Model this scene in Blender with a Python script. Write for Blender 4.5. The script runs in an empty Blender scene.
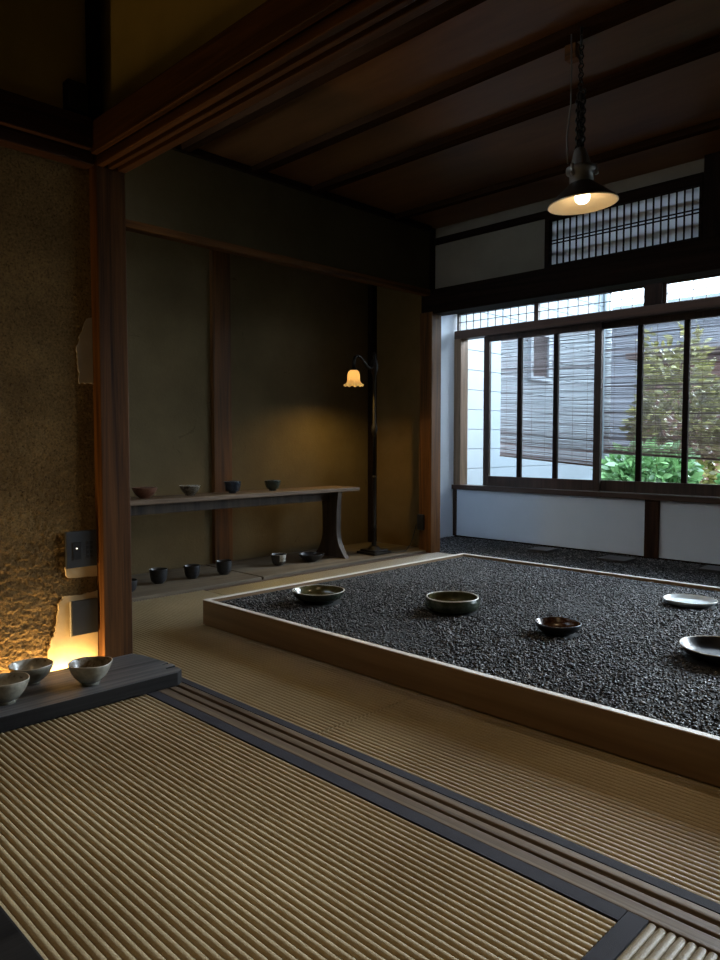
import bpy, math, random
import numpy as np
from mathutils import Vector, Matrix, noise
random.seed(7); RNG = np.random.default_rng(11)
SC = bpy.context.scene
COL = SC.collection
PI = math.pi
SC.view_settings.view_transform = 'Standard'
SC.view_settings.look = 'None'
SC.view_settings.exposure = 0.0
SC.cycles.use_denoising = True
SC.cycles.max_bounces = 10
SC.cycles.diffuse_bounces = 6
SC.cycles.transparent_max_bounces = 24
SC.cycles.sample_clamp_indirect = 4.0
SC.cycles.caustics_reflective = False
SC.cycles.caustics_refractive = False

# ------------------------------------------------------------------ materials
def _nt(name):
    m = bpy.data.materials.new(name); m.use_nodes = True
    nt = m.node_tree
    b = nt.nodes['Principled BSDF']
    return m, nt, b
def _ramp(nt, stops):
    r = nt.nodes.new('ShaderNodeValToRGB')
    el = r.color_ramp.elements
    while len(el) > 1: el.remove(el[0])
    el[0].position = stops[0][0]; el[0].color = (*stops[0][1], 1)
    for p, c in stops[1:]:
        e = el.new(p); e.color = (*c, 1)
    return r
def _coords(nt, scale=(1, 1, 1), kind='Object'):
    tc = nt.nodes.new('ShaderNodeTexCoord'); mp = nt.nodes.new('ShaderNodeMapping')
    mp.inputs['Scale'].default_value = scale
    nt.links.new(tc.outputs[kind], mp.inputs['Vector'])
    return mp.outputs['Vector']
def _noise(nt, vec, scale, detail=4, rough=.55, dist=0):
    n = nt.nodes.new('ShaderNodeTexNoise')
    n.inputs['Scale'].default_value = scale; n.inputs['Detail'].default_value = detail
    n.inputs['Roughness'].default_value = rough; n.inputs['Distortion'].default_value = dist
    nt.links.new(vec, n.inputs['Vector'])
    return n.outputs['Fac']
def _bump(nt, b, h, strength, dist):
    bp = nt.nodes.new('ShaderNodeBump')
    bp.inputs['Strength'].default_value = strength; bp.inputs['Distance'].default_value = dist
    nt.links.new(h, bp.inputs['Height']); nt.links.new(bp.outputs['Normal'], b.inputs['Normal'])
def mat(name, c, rough=.5, metal=0, var=.15, vscale=12, bump=0, bscale=60, spec=.5, coat=0):
    m, nt, b = _nt(name)
    v = _coords(nt)
    f = _noise(nt, v, vscale)
    lo = tuple(x * (1 - var) for x in c); hi = tuple(min(1, x * (1 + var)) for x in c)
    r = _ramp(nt, [(.3, lo), (.7, hi)])
    nt.links.new(f, r.inputs['Fac']); nt.links.new(r.outputs['Color'], b.inputs['Base Color'])
    b.inputs['Roughness'].default_value = rough; b.inputs['Metallic'].default_value = metal
    b.inputs['Specular IOR Level'].default_value = spec
    if coat: b.inputs['Coat Weight'].default_value = coat
    if bump: _bump(nt, b, _noise(nt, v, bscale, 5), bump, .004)
    return m
def wood(name, dark, light, axis=0, rough=.5, fine=14, bump=.25, spec=.35, ring=1.0):
    m, nt, b = _nt(name)
    sc = [fine, fine, fine]; sc[axis] = .7
    v = _coords(nt, tuple(sc))
    f1 = _noise(nt, v, 1.0, 5, .6, 1.2 * ring)
    sc2 = [fine * 9] * 3; sc2[axis] = 3
    f2 = _noise(nt, _coords(nt, tuple(sc2)), 1.0, 3, .6)
    mx = nt.nodes.new('ShaderNodeMath'); mx.operation = 'MULTIPLY_ADD'
    nt.links.new(f2, mx.inputs[0]); mx.inputs[1].default_value = .35
    ad = nt.nodes.new('ShaderNodeMath'); ad.operation = 'SUBTRACT'; nt.links.new(f1, ad.inputs[0]); ad.inputs[1].default_value = .17
    nt.links.new(ad.outputs[0], mx.inputs[2])
    r = _ramp(nt, [(.3, dark), (.68, light)])
    nt.links.new(mx.outputs[0], r.inputs['Fac']); nt.links.new(r.outputs['Color'], b.inputs['Base Color'])
    b.inputs['Roughness'].default_value = rough; b.inputs['Specular IOR Level'].default_value = spec
    _bump(nt, b, mx.outputs[0], bump, .003)
    return m
def plaster(name, dark, light, scale=3, bump=.3, bscale=90, rough=.95, bdist=.004):
    m, nt, b = _nt(name)
    v = _coords(nt)
    f = _noise(nt, v, scale, 6, .65)
    r = _ramp(nt, [(.3, dark), (.7, light)])
    nt.links.new(f, r.inputs['Fac']); nt.links.new(r.outputs['Color'], b.inputs['Base Color'])
    b.inputs['Roughness'].default_value = rough; b.inputs['Specular IOR Level'].default_value = .15
    _bump(nt, b, _noise(nt, v, bscale, 5, .6), bump, bdist)
    return m
def emit(name, c, s):
    m, nt, b = _nt(name)
    b.inputs['Base Color'].default_value = (*c, 1)
    b.inputs['Emission Color'].default_value = (*c, 1); b.inputs['Emission Strength'].default_value = s
    return m
def glassmat(name, tint=(.95, .98, 1)):
    m, nt, b = _nt(name)
    out = nt.nodes['Material Output']
    t = nt.nodes.new('ShaderNodeBsdfTransparent'); t.inputs['Color'].default_value = (*tint, 1)
    g = nt.nodes.new('ShaderNodeBsdfGlossy'); g.inputs['Roughness'].default_value = .03
    lw = nt.nodes.new('ShaderNodeLayerWeight'); lw.inputs['Blend'].default_value = .12
    mx = nt.nodes.new('ShaderNodeMixShader')
    nt.links.new(lw.outputs['Fresnel'], mx.inputs[0]); nt.links.new(t.outputs[0], mx.inputs[1]); nt.links.new(g.outputs[0], mx.inputs[2])
    nt.links.new(mx.outputs[0], out.inputs['Surface'])
    return m
def translucent(name, c, amount=.5, emis=0):
    m, nt, b = _nt(name)
    out = nt.nodes['Material Output']
    d = nt.nodes.new('ShaderNodeBsdfDiffuse'); d.inputs['Color'].default_value = (*c, 1)
    t = nt.nodes.new('ShaderNodeBsdfTranslucent'); t.inputs['Color'].default_value = (*c, 1)
    mx = nt.nodes.new('ShaderNodeMixShader'); mx.inputs[0].default_value = amount
    nt.links.new(d.outputs[0], mx.inputs[1]); nt.links.new(t.outputs[0], mx.inputs[2])
    last = mx
    if emis:
        e = nt.nodes.new('ShaderNodeEmission'); e.inputs['Color'].default_value = (*c, 1); e.inputs['Strength'].default_value = emis
        a = nt.nodes.new('ShaderNodeAddShader')
        nt.links.new(mx.outputs[0], a.inputs[0]); nt.links.new(e.outputs[0], a.inputs[1]); last = a
    nt.links.new(last.outputs[0], out.inputs['Surface'])
    return m

M = {}
DK, LT = (.010, .004, .002), (.045, .018, .008)
for i, ax in enumerate('xyz'):
    M['lint' + ax] = wood('lintel_timber_' + ax, (.016, .006, .0018), (.085, .034, .010), i, .5, 15, .3, .2)
    M['old' + ax] = wood('dark_old_timber_' + ax, DK, LT, i, .65, 16, .3, .12)
    M['black' + ax] = wood('sooty_timber_' + ax, (.004, .0022, .0016), (.016, .008, .005), i, .75, 16, .3, .08)
    M['red' + ax] = wood('reddish_timber_' + ax, (.022, .0075, .002), (.145, .058, .014), i, .55, 15, .3, .15)
    M['sash' + ax] = wood('window_timber_' + ax, (.016, .008, .005), (.055, .027, .016), i, .5, 18, .3, .25)
    M['weath' + ax] = wood('weathered_timber_' + ax, (.045, .025, .012), (.17, .105, .06), i, .6, 18)
M['pine'] = wood('pale_pine_board', (.15, .088, .04), (.24, .15, .075), 0, .5, 9, .12)
M['piney'] = wood('pale_pine_board_side', (.15, .088, .04), (.24, .15, .075), 1, .5, 9, .12)
M['pinelit'] = wood('lit_pine_rim', (.70, .64, .56), (.86, .80, .72), 0, .25, 12, .08)  # far paler than the boards; window sheen is put into the colour
M['board'] = wood('grey_weathered_plank', (.025, .028, .033), (.15, .15, .155), 1, .55, 16, .6, .4, 2)
M['boardedge'] = wood('dark_plank_edge', (.006, .006, .007), (.024, .023, .023), 1, .7, 13, .5, .1)  # dark plank wood; on the bowl board's sides it stands in for shade
M['plank'] = wood('grey_brown_plank', (.065, .05, .033), (.16, .125, .085), 1, .6, 12, .35)
M['bench'] = wood('worn_bench_timber', (.07, .043, .024), (.22, .145, .09), 1, .55, 14, .4)
M['benchleg'] = wood('worn_bench_leg_timber', (.028, .019, .013), (.085, .058, .042), 2, .6, 14, .4)
M['batten'] = wood('dark_batten', (.010, .0045, .002), (.026, .012, .006), 0, .9, 16, .1, 0)
M['ceil'] = wood('brown_ceiling_board', (.062, .024, .007), (.125, .055, .019), 0, .45, 3, .08)
def mudmat():
    m, nt, b = _nt('rough_earth_plaster')
    v = _coords(nt)
    f = _noise(nt, v, 5, 5, .6); g = _noise(nt, v, 150, 4, .75)
    r = _ramp(nt, [(.3, (.13, .084, .036)), (.7, (.255, .17, .075))]); nt.links.new(f, r.inputs['Fac'])
    r2 = _ramp(nt, [(.32, (.25, .22, .2)), (.45, (.8, .78, .74)), (.60, (1.05, 1.03, 1.0)), (.72, (1.45, 1.4, 1.3))]); nt.links.new(g, r2.inputs['Fac'])
    mx = nt.nodes.new('ShaderNodeMix'); mx.data_type = 'RGBA'; mx.blend_type = 'MULTIPLY'; mx.inputs[0].default_value = 1
    nt.links.new(r.outputs['Color'], mx.inputs[6]); nt.links.new(r2.outputs['Color'], mx.inputs[7]); nt.links.new(mx.outputs[2], b.inputs['Base Color'])
    b.inputs['Roughness'].default_value = .95; b.inputs['Specular IOR Level'].default_value = .1
    _bump(nt, b, g, .9, .006)
    return m
M['mud'] = mudmat()
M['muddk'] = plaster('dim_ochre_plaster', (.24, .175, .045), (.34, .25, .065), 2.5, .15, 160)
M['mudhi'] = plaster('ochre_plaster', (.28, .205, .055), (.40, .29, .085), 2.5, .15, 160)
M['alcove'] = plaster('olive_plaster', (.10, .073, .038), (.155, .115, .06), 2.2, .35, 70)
def stains(m):
    nt = m.node_tree; b = nt.nodes['Principled BSDF']; lk = b.inputs['Base Color'].links[0]; src = lk.from_socket
    v = _coords(nt); f = _noise(nt, v, 7.5, 5, .7, .8)
    r = _ramp(nt, [(.66, (1, 1, 1)), (.70, (.6, .55, .47)), (.75, (.5, .45, .38))]); nt.links.new(f, r.inputs['Fac'])
    mx = nt.nodes.new('ShaderNodeMix'); mx.data_type = 'RGBA'; mx.blend_type = 'MULTIPLY'; mx.inputs[0].default_value = .8
    nt.links.new(src, mx.inputs[6]); nt.links.new(r.outputs['Color'], mx.inputs[7]); nt.links.new(mx.outputs[2], b.inputs['Base Color'])
stains(M['alcove'])
M['alcside'] = plaster('brown_clay_plaster', (.10, .062, .022), (.15, .095, .034), 2.2, .25, 70)
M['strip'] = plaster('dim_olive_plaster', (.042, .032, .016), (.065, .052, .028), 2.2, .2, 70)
M['cream'] = plaster('grey_cream_plaster', (.15, .13, .10), (.21, .185, .15), 1.5, .1, 150)
M['white'] = plaster('white_plaster', (.50, .56, .63), (.57, .62, .69), 1.2, .06, 150)
M['patch'] = plaster('smooth_clay_patch', (.42, .31, .17), (.58, .44, .26), 6, .2, 60)
M['paper'] = mat('torn_grey_paper', (.27, .22, .17), .9, 0, .12)
M['heri'] = mat('navy_cloth_edging', (.015, .0135, .022), .85, 0, .2, 30, .3, 900)
M['heribrown'] = mat('brown_cloth_edging', (.05, .025, .012), .85, 0, .2, 30, .3, 900)
M['blackmetal'] = mat('black_iron', (.012, .011, .010), .45, .6, .3)
M['bronze'] = mat('dark_bronze', (.012, .009, .006), .5, .3, .3, spec=.2)
M['plate'] = mat('charcoal_switch_plate', (.042, .044, .048), .4, .3, .1)
M['platelt'] = mat('plate_edge', (.3, .28, .25), .5, .2, .1)
M['plateblk'] = mat('switch_key', (.012, .012, .014), .35, 0, .1)
M['greymetal'] = mat('grey_enamel', (.13, .125, .115), .4, .2, .2)
M['shadeout'] = mat('dark_enamel', (.025, .021, .018), .4, .2, .2)
M['shadein'] = mat('white_enamel', (.80, .68, .5), .4, 0, .05)
M['glass'] = glassmat('window_glass')
M['lattpaper'] = translucent('shoji_paper', (.8, .82, .85), .6)

# ------------------------------------------------------------------ mesh helpers
class MB:
    def __init__(s): s.v = []; s.f = []; s.s = []; s.m = []
    def add(s, vs, fs, smooth=False, mi=0):
        b = len(s.v); s.v += [tuple(v) for v in vs]
        for f in fs: s.f.append(tuple(b + i for i in f)); s.s.append(smooth); s.m.append(mi)
        return s
    def box(s, x0, x1, y0, y1, z0, z1, bev=0, mi=0):
        if bev <= 0:
            v = [(x0, y0, z0), (x1, y0, z0), (x1, y1, z0), (x0, y1, z0), (x0, y0, z1), (x1, y0, z1), (x1, y1, z1), (x0, y1, z1)]
            return s.add(v, [(3, 2, 1, 0), (4, 5, 6, 7), (0, 1, 5, 4), (1, 2, 6, 5), (2, 3, 7, 6), (3, 0, 4, 7)], mi=mi)
        import bmesh
        bm = bmesh.new()
        bmesh.ops.create_cube(bm, size=1)
        for v in bm.verts:
            v.co = Vector(((x0 + x1) / 2 + v.co.x * (x1 - x0), (y0 + y1) / 2 + v.co.y * (y1 - y0), (z0 + z1) / 2 + v.co.z * (z1 - z0)))
        bmesh.ops.bevel(bm, geom=bm.edges[:], offset=bev, segments=2, profile=.6, affect='EDGES')
        bm.verts.index_update()
        s.add([v.co[:] for v in bm.verts], [[v.index for v in f.verts] for f in bm.faces], mi=mi)
        bm.free(); return s
    def lathe(s, prof, n=40, c=(0, 0, 0), mi=0, mod=None):
        vs = []; k = len(prof)
        for i in range(n):
            a = 2 * PI * i / n
            for j, (r, z) in enumerate(prof):
                rr, zz = (r, z) if mod is None else mod(r, z, a, j)
                vs.append((c[0] + rr * math.cos(a), c[1] + rr * math.sin(a), c[2] + zz))
        fs = []
        for i in range(n):
            ii = (i + 1) % n
            for j in range(k - 1): fs.append((i * k + j, ii * k + j, ii * k + j + 1, i * k + j + 1))
        return s.add(vs, fs, True, mi)
    def tube(s, pts, r, n=10, mi=0, cap=True):
        pts = [Vector(p) for p in pts]; rs = r if isinstance(r, (list, tuple)) else [r] * len(pts)
        vs = []; prev = None
        for i, p in enumerate(pts):
            t = (pts[min(i + 1, len(pts) - 1)] - pts[max(i - 1, 0)]).normalized()
            if prev is None:
                u = t.orthogonal().normalized()
            else:
                u = (prev - t * prev.dot(t)).normalized()
            prev = u; w = t.cross(u)
            for k in range(n):
                a = 2 * PI * k / n
                vs.append(p + (u * math.cos(a) + w * math.sin(a)) * rs[i])
        fs = []
        for i in range(len(pts) - 1):
            for k in range(n):
                kk = (k + 1) % n
                fs.append((i * n + k, i * n + kk, (i + 1) * n + kk, (i + 1) * n + k))
        if cap:
            fs.append(tuple(range(n))[::-1]); fs.append(tuple((len(pts) - 1) * n + k for k in range(n)))
        return s.add(vs, fs, True, mi)
    def prism(s, poly, d, mi=0):
        """poly: list of 3D points; extruded by vector d"""
        n = len(poly); d = Vector(d); p = [Vector(q) for q in poly]
        vs = p + [q + d for q in p]
        fs = [tuple(range(n)), tuple(range(2 * n - 1, n - 1, -1))]
        fs += [(i, n + i, n + (i + 1) % n, (i + 1) % n) for i in range(n)]
        return s.add(vs, fs, mi=mi)
    def torus(s, c, R, r, nrm=(0, 0, 1), n=18, k=8, sx=1):
        nrm = Vector(nrm).normalized(); u = nrm.orthogonal().normalized(); w = nrm.cross(u); c = Vector(c)
        vs = []
        for i in range(n):
            a = 2 * PI * i / n; d = u * math.cos(a) + w * math.sin(a); ds = u * math.cos(a) * sx + w * math.sin(a)
            for j in range(k):
                b = 2 * PI * j / k
                vs.append(c + ds * R + d * r * math.cos(b) + nrm * r * math.sin(b))
        fs = [(i * k + j, ((i + 1) % n) * k + j, ((i + 1) % n) * k + (j + 1) % k, i * k + (j + 1) % k) for i in range(n) for j in range(k)]
        return s.add(vs, fs, True)
    def build(s, name, mats, parent=None, fix=True):
        me = bpy.data.meshes.new(name)
        me.from_pydata(s.v, [], s.f)
        for m_ in (mats if isinstance(mats, (list, tuple)) else [mats]): me.materials.append(m_)
        me.polygons.foreach_set('use_smooth', s.s); me.polygons.foreach_set('material_index', s.m)
        if fix:
            import bmesh
            bm = bmesh.new(); bm.from_mesh(me); bmesh.ops.recalc_face_normals(bm, faces=bm.faces); bm.to_mesh(me); bm.free()
        me.update()
        o = bpy.data.objects.new(name, me); COL.objects.link(o)
        if parent is not None: o.parent = parent
        return o
def tag(o, label, cat, group=None, kind=None):
    o['label'] = label; o['category'] = cat
    if group: o['group'] = group
    if kind: o['kind'] = kind
    return o
def empty(name, loc, label, cat, group=None, kind=None, rz=0):
    o = bpy.data.objects.new(name, None); COL.objects.link(o); o.location = loc; o.rotation_euler = (0, 0, rz)
    o.empty_display_size = .05
    return tag(o, label, cat, group, kind)
def struct(name, mb, m, label, cat, parent=None):
    o = mb.build(name, m, parent)
    if parent is None: tag(o, label, cat, kind='structure')
    return o
def npmesh(name, V, F, m, parent=None, smooth=False):
    me = bpy.data.meshes.new(name)
    nv, nf, k = len(V), len(F), F.shape[1]
    me.vertices.add(nv); me.vertices.foreach_set('co', V.astype(np.float32).ravel())
    me.loops.add(nf * k); me.loops.foreach_set('vertex_index', F.astype(np.int32).ravel())
    me.polygons.add(nf); me.polygons.foreach_set('loop_start', np.arange(0, nf * k, k, dtype=np.int32))
    for m_ in (m if isinstance(m, (list, tuple)) else [m]): me.materials.append(m_)
    me.update(calc_edges=True); me.validate()
    if smooth: me.polygons.foreach_set('use_smooth', np.ones(nf, bool))
    o = bpy.data.objects.new(name, me); COL.objects.link(o)
    if parent is not None: o.parent = parent
    return o
B = MB

# ------------------------------------------------------------------ room shell
XR = 1.6          # far side of the rooms beyond the frame
struct('floor', B().box(-3.95, 2.2, -2.6, 4.86, -.12, -.035), M['blackx'], 'dark subfloor under the tatami mats and gravel', 'floor')
CZ = 2.24
struct('ceiling', B().box(-3.30, XR, 1.16, 4.02, CZ, CZ + .03), M['ceil'], 'brown board ceiling of the far room crossed by thin battens', 'ceiling')
struct('ceiling_front', B().box(-2.45, 2.1, -2.5, 1.20, 2.62, 2.66), M['blackx'], 'dark ceiling of the near room above the earth wall', 'ceiling')
struct('ceiling_veranda', B().box(-3.75, XR, 4.02, 5.0, 2.30, 2.34), M['white'], 'veranda ceiling above the window', 'ceiling')
names = ['nearest the lintel', 'carrying the pendant lamp', 'third from the lintel', 'closest to the window wall']
for (y, w), nm in zip([(2.01, .05), (2.44, .062), (2.87, .062), (3.58, .05)], names):
    struct('trim_1', B().box(-3.235, XR, y - w / 2, y + w / 2, CZ - .032, CZ - .0005, .003), M['batten'], 'thin dark ceiling batten, the one ' + nm, 'batten')
struct('trim_2', B().box(-3.238, -3.21, 1.25, 3.93, CZ - .035, CZ - .0005, .002), M['blacky'], 'dark edging strip where ceiling meets the wall over the alcove', 'trim')

# alcove: back wall, side wall, lintel wall
struct('wall_alcove', B().box(-3.90, -3.83, .9, 4.10, -.05, 2.0), M['alcove'], 'olive clay wall at the back of the alcove behind the bench', 'wall')
struct('wall_alcove_side', B().box(-3.83, -3.302, 3.99, 4.06, -.05, 2.0), M['alcside'], 'brown clay side wall of the alcove behind the floor lamp', 'wall')
struct('wall_alcove_near', B().box(-3.83, -2.42, 1.16, 1.215, -.05, 1.8), M['alcove'], 'clay wall closing the alcove behind the thick pillar', 'wall')
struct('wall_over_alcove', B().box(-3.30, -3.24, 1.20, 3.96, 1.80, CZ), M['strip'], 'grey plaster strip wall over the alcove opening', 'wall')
struct('ceiling_alcove', B().box(-3.9, -3.26, 1.2, 4.0, 2.0, 2.03), M['blackx'], 'dark soffit above the alcove', 'ceiling')
struct('trim_3', B().box(-3.275, -3.215, 1.20, 3.925, 1.772, 1.812, .006), M['redy'], 'slender reddish lintel pole along the top of the alcove', 'lintel')
struct('trim_4', B().box(-3.84, -3.80, 2.553, 2.687, .01, 2.0, .006), M['redz'], 'reddish wooden post on the alcove wall behind the bench', 'post')
struct('trim_5', B().box(-3.84, -3.785, 3.94, 4.0, .01, 2.0, .005), M['blackz'], 'dark corner post behind the floor lamp', 'post')
# corner pillar between alcove and window
struct('trim_6', B().box(-3.305, -3.195, 3.915, 4.02, -.03, 1.66, .006), M['redz'], 'reddish pillar between alcove and window wall', 'pillar')
struct('trim_7', B().box(-3.275, -3.235, 3.94, 4.0, 1.80, CZ, .004), M['blackz'], 'dark slim corner post above the big window beam', 'post')

# window-side beam and wall above it (plane y=4)
struct('trim_8', B().box(-3.30, XR, 3.925, 4.05, 1.645, 1.812, .006), M['blackx'], 'massive dark beam spanning above the window alcove', 'beam')
w = B()
w.box(-3.24, -2.36, 4.0, 4.045, 1.812, CZ)
w.box(-2.36, XR, 4.0, 4.045, 2.12, CZ)
w.box(-1.36, XR, 4.0, 4.045, 1.812, 2.12)
struct('wall_window_upper', w, M['cream'], 'grey plaster wall above the dark beam beside the lattice transom', 'wall')
struct('trim_9', B().box(-3.235, -2.36, 3.975, 3.998, 2.125, 2.168, .003), M['blackx'], 'dark rail across the plaster above the window beam', 'rail')
lat = empty('window_1', (-1.88, 4.0, 1.82), 'dark wooden lattice transom with thin upright bars backed by paper', 'transom', kind='structure')
def under(parent, o):
    o.parent = parent; o.matrix_parent_inverse = Matrix.Translation(-Vector(parent.location)) if parent.rotation_euler.z == 0 else parent.matrix_basis.inverted()
    return o
f = B()
LX0, LX1, LZ0, LZ1 = -2.335, -1.464, 1.835, 2.10
f.box(-2.365, LX0, 3.965, 4.04, 1.812, 2.16, .003); f.box(LX1, -1.445, 3.965, 4.04, 1.812, 2.16, .003)
f.box(LX0, LX1, 3.965, 4.04, 1.812, LZ0, .003); f.box(LX0, LX1, 3.965, 4.04, LZ1, 2.16, .003)
under(lat, f.build('frame', M['blackx']))
f = B()
n = 21
for i in range(1, n):
    x = LX0 + (LX1 - LX0) * i / n
    f.box(x - .0026, x + .0026, 3.985, 3.998, LZ0, LZ1)
for z in (1.963, 1.981): f.box(LX0, LX1, 3.980, 3.990, z - .003, z + .003)
under(lat, f.build('lattice_bars', M['blackz']))
under(lat, B().box(LX0, LX1, 4.002, 4.004, LZ0, LZ1).build('paper', M['lattpaper']))
f = B()
for z in (1.905, 2.03): f.box(LX0, LX1, 4.006, 4.03, z - .012, z + .012)
under(lat, f.build('rear_rails', M['blackx']))
struct('trim_10', B().box(-1.44, -1.35, 3.955, 4.05, 1.812, CZ, .005), M['blackz'], 'dark hanging post at the end of the lattice transom', 'post')

# ------------------------------------------------------------------ veranda and window wall (plane y=4.8)
YW = 4.80
struct('wall_veranda_side', B().box(-3.74, -3.675, 4.05, 4.95, -.05, 2.3), M['white'], 'narrow bright white wall beside the reddish pillar', 'wall')
struct('wall_veranda_back', B().box(-3.70, -3.28, 4.03, 4.07, -.05, 2.3), M['white'], 'white wall behind the reddish pillar', 'wall')
ww = B()
ww.box(-3.645, -2.07, YW, YW + .06, .005, .385); ww.box(-1.975, XR, YW, YW + .06, .005, .385)
ww.box(-3.70, XR, YW, YW + .06, 1.87, 2.3)
struct('wall_window', ww, M['white'], 'low white plaster panels under the long window', 'wall')
struct('baseboard_window', B().box(-3.66, XR, YW - .012, YW + .05, -.03, .004, .001), M['blackx'], 'thin dark board at the foot of the white panels', 'baseboard')
struct('trim_11', B().box(-3.675, XR, YW - .035, YW + .08, .385, .422, .004), M['sashx'], 'brown window sill above the white panels', 'sill')
struct('trim_12', B().box(-3.66, -3.592, YW - .03, YW + .07, .422, 1.60, .004), M['weathz'], 'weathered upright post at the near end of the window', 'post')
struct('trim_13', B().box(-3.675, -3.645, YW - .015, YW + .05, 0, .385, .003), M['sashz'], 'thin dark upright strip at the end of the white panel', 'post')
struct('trim_14', B().box(-2.07, -1.975, YW - .02, YW + .07, 0, .385, .004), M['oldz'], 'dark post dividing the two white panels', 'post')
struct('trim_15', B().box(-3.66, XR, YW - .03, YW + .08, 1.60, 1.665, .004), M['sashx'], 'brown window head rail between sashes and small panes', 'rail')
struct('trim_16', B().box(-3.66, XR, YW - .03, YW + .08, 1.805, 1.87, .004), M['blackx'], 'dark top rail above the small gridded panes', 'rail')
struct('trim_17', B().box(-2.095, -1.98, YW - .03, YW + .08, 1.665, 1.805, .004), M['blackz'], 'dark block post between the gridded panes', 'post')
# transom grids
for (x0, x1, nx, lb) in [(-3.655, -2.925, 15, 'gridded transom panes, bluish, over the open end of the window'), (-2.925, -2.095, 15, 'gridded transom panes, white, over the middle sashes'), (-1.98, -1.12, 15, 'gridded transom panes beyond the dark block post'), (-1.12, -.25, 15, 'gridded transom panes farthest along the window')]:
    g = empty('window_2', ((x0 + x1) / 2, YW, 1.665), lb, 'transom', kind='structure')
    f = B(); fw = .018
    f.box(x0, x0 + fw, YW, YW + .03, 1.665, 1.805); f.box(x1 - fw, x1, YW, YW + .03, 1.665, 1.805)
    f.box(x0 + fw, x1 - fw, YW, YW + .03, 1.665, 1.672); f.box(x0 + fw, x1 - fw, YW, YW + .03, 1.798, 1.805)
    under(g, f.build('frame', M['sashx']))
    f = B(); nn = 9
    for i in range(1, nn + 1):
        x = x0 + fw + (x1 - x0 - 2 * fw) * i / (nn + 1); f.box(x - .002, x + .002, YW + .004, YW + .014, 1.672, 1.798)
    f.box(x0 + fw, x1 - fw, YW + .003, YW + .012, 1.733, 1.737)
    under(g, f.build('muntins', M['sashx']))
    under(g, B().box(x0 + fw, x1 - fw, YW + .018, YW + .021, 1.672, 1.798).build('pane', M['glass']))
# sliding sashes
lbl = ['sliding sash next to the open gap, three tall panes', 'middle sliding sash with shrubs seen beneath a blind', 'third sliding sash along the window', 'fourth sliding sash along the window', 'last sliding sash along the window']
for k in range(5):
    x0 = -3.390 + .917 * k; x1 = x0 + .985
    yo = YW + (.0 if k % 2 == 0 else .034)
    s = empty('window_3', (x0, yo, .422), lbl[k], 'window', kind='structure')
    f = B()
    f.box(x0, x0 + .052, yo, yo + .03, .424, 1.598, .003); f.box(x1 - .052, x1, yo, yo + .03, .424, 1.598, .003)
    f.box(x0 + .052, x1 - .052, yo, yo + .03, .424, .502, .003); f.box(x0 + .052, x1 - .052, yo, yo + .03, 1.556, 1.598, .003)
    under(s, f.build('frame', M['sashz']))
    for i in (1, 2):
        x = x0 + (.325, .631)[i - 1]
        under(s, B().box(x - .018, x + .018, yo + .003, yo + .027, .502, 1.556, .002).build('mullion', M['blackz']))
    xs = [x0 + .052, x0 + .307, x0 + .343, x0 + .613, x0 + .649, x1 - .052]
    for i in range(3):
        under(s, B().box(xs[2 * i], xs[2 * i + 1], yo + .012, yo + .015, .502, 1.556).build('pane', M['glass']))

# ------------------------------------------------------------------ closing walls beyond the frame
struct('wall_far_end', B().box(XR, XR + .06, 1.2, 5.0, -.1, 2.34), M['cream'], 'plaster wall closing the far room beyond the frame', 'wall')
struct('wall_near_end', B().box(2.1, 2.16, -2.5, 1.2, -.1, 2.66), M['mudhi'], 'plaster wall closing the near room beyond the frame', 'wall')
struct('wall_behind', B().box(-2.45, 2.16, -2.56, -2.5, -.1, 2.66), M['mudhi'], 'plaster wall behind the viewer', 'wall')
struct('wall_divider_end', B().box(XR, 2.16, 1.16, 1.2, -.1, 2.66), M['mudhi'], 'short wall at the end of the lintel', 'wall')

# ------------------------------------------------------------------ near room: earth wall with pillar and lintel
def earth_wall(name, x, y0, y1, z0, z1, step, amp, m):
    ny, nz = int((y1 - y0) / step) + 1, int((z1 - z0) / step) + 1
    V = []
    for i in range(ny):
        for j in range(nz):
            y = y0 + (y1 - y0) * i / (ny - 1); z = z0 + (z1 - z0) * j / (nz - 1)
            p = Vector((y, z, 0))
            d = noise.fractal(p * 7, 1.0, 2.0, 2) * .25 + noise.noise(p * 60) * .35 + noise.noise(p * 130) * .75 + noise.noise(p * 235) * .75
            c = noise.noise(p * 26 + Vector((5, 3, 1))) + .5 * noise.noise(p * 90)
            if c > .3: d -= (c - .3) * 1.6
            fade = .35 + .65 * min(1, max(0, (1.15 - z) / .7))
            V.append((x + amp * d * fade, y, z))
    V = np.array(V); idx = np.arange(ny * nz).reshape(ny, nz)
    F = np.stack([idx[:-1, :-1], idx[1:, :-1], idx[1:, 1:], idx[:-1, 1:]], -1).reshape(-1, 4)
    return npmesh(name, V, F, m, smooth=True)
PX = -2.350
ew = earth_wall('wall_left', PX, .30, 1.115, -.03, 1.69, .0042, .0050, M['mud'])
tag(ew, 'rough brown earth plaster wall glowing at its foot', 'wall', kind='structure')
struct('wall_left_core', B().box(-2.45, -2.364, -2.5, 1.16, -.05, 2.62).box(-2.37, -2.35, -2.5, .302, -.03, 1.69), M['mud'], 'earth wall core behind the rough plaster', 'wall')
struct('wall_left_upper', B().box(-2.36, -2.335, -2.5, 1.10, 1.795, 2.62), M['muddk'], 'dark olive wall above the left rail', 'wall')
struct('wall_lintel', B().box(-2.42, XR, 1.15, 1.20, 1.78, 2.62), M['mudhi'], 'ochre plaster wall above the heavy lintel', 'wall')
struct('trim_18', B().box(-2.42, -2.30, 1.105, 1.207, -.03, 1.70, .004), M['redz'], 'thick reddish pillar between earth wall and alcove', 'pillar')
struct('trim_19', B().box(-2.37, -2.298, 1.095, 1.13, 1.79, 2.62, .005), M['blackz'], 'dark post rising above the thick pillar', 'post')
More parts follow.
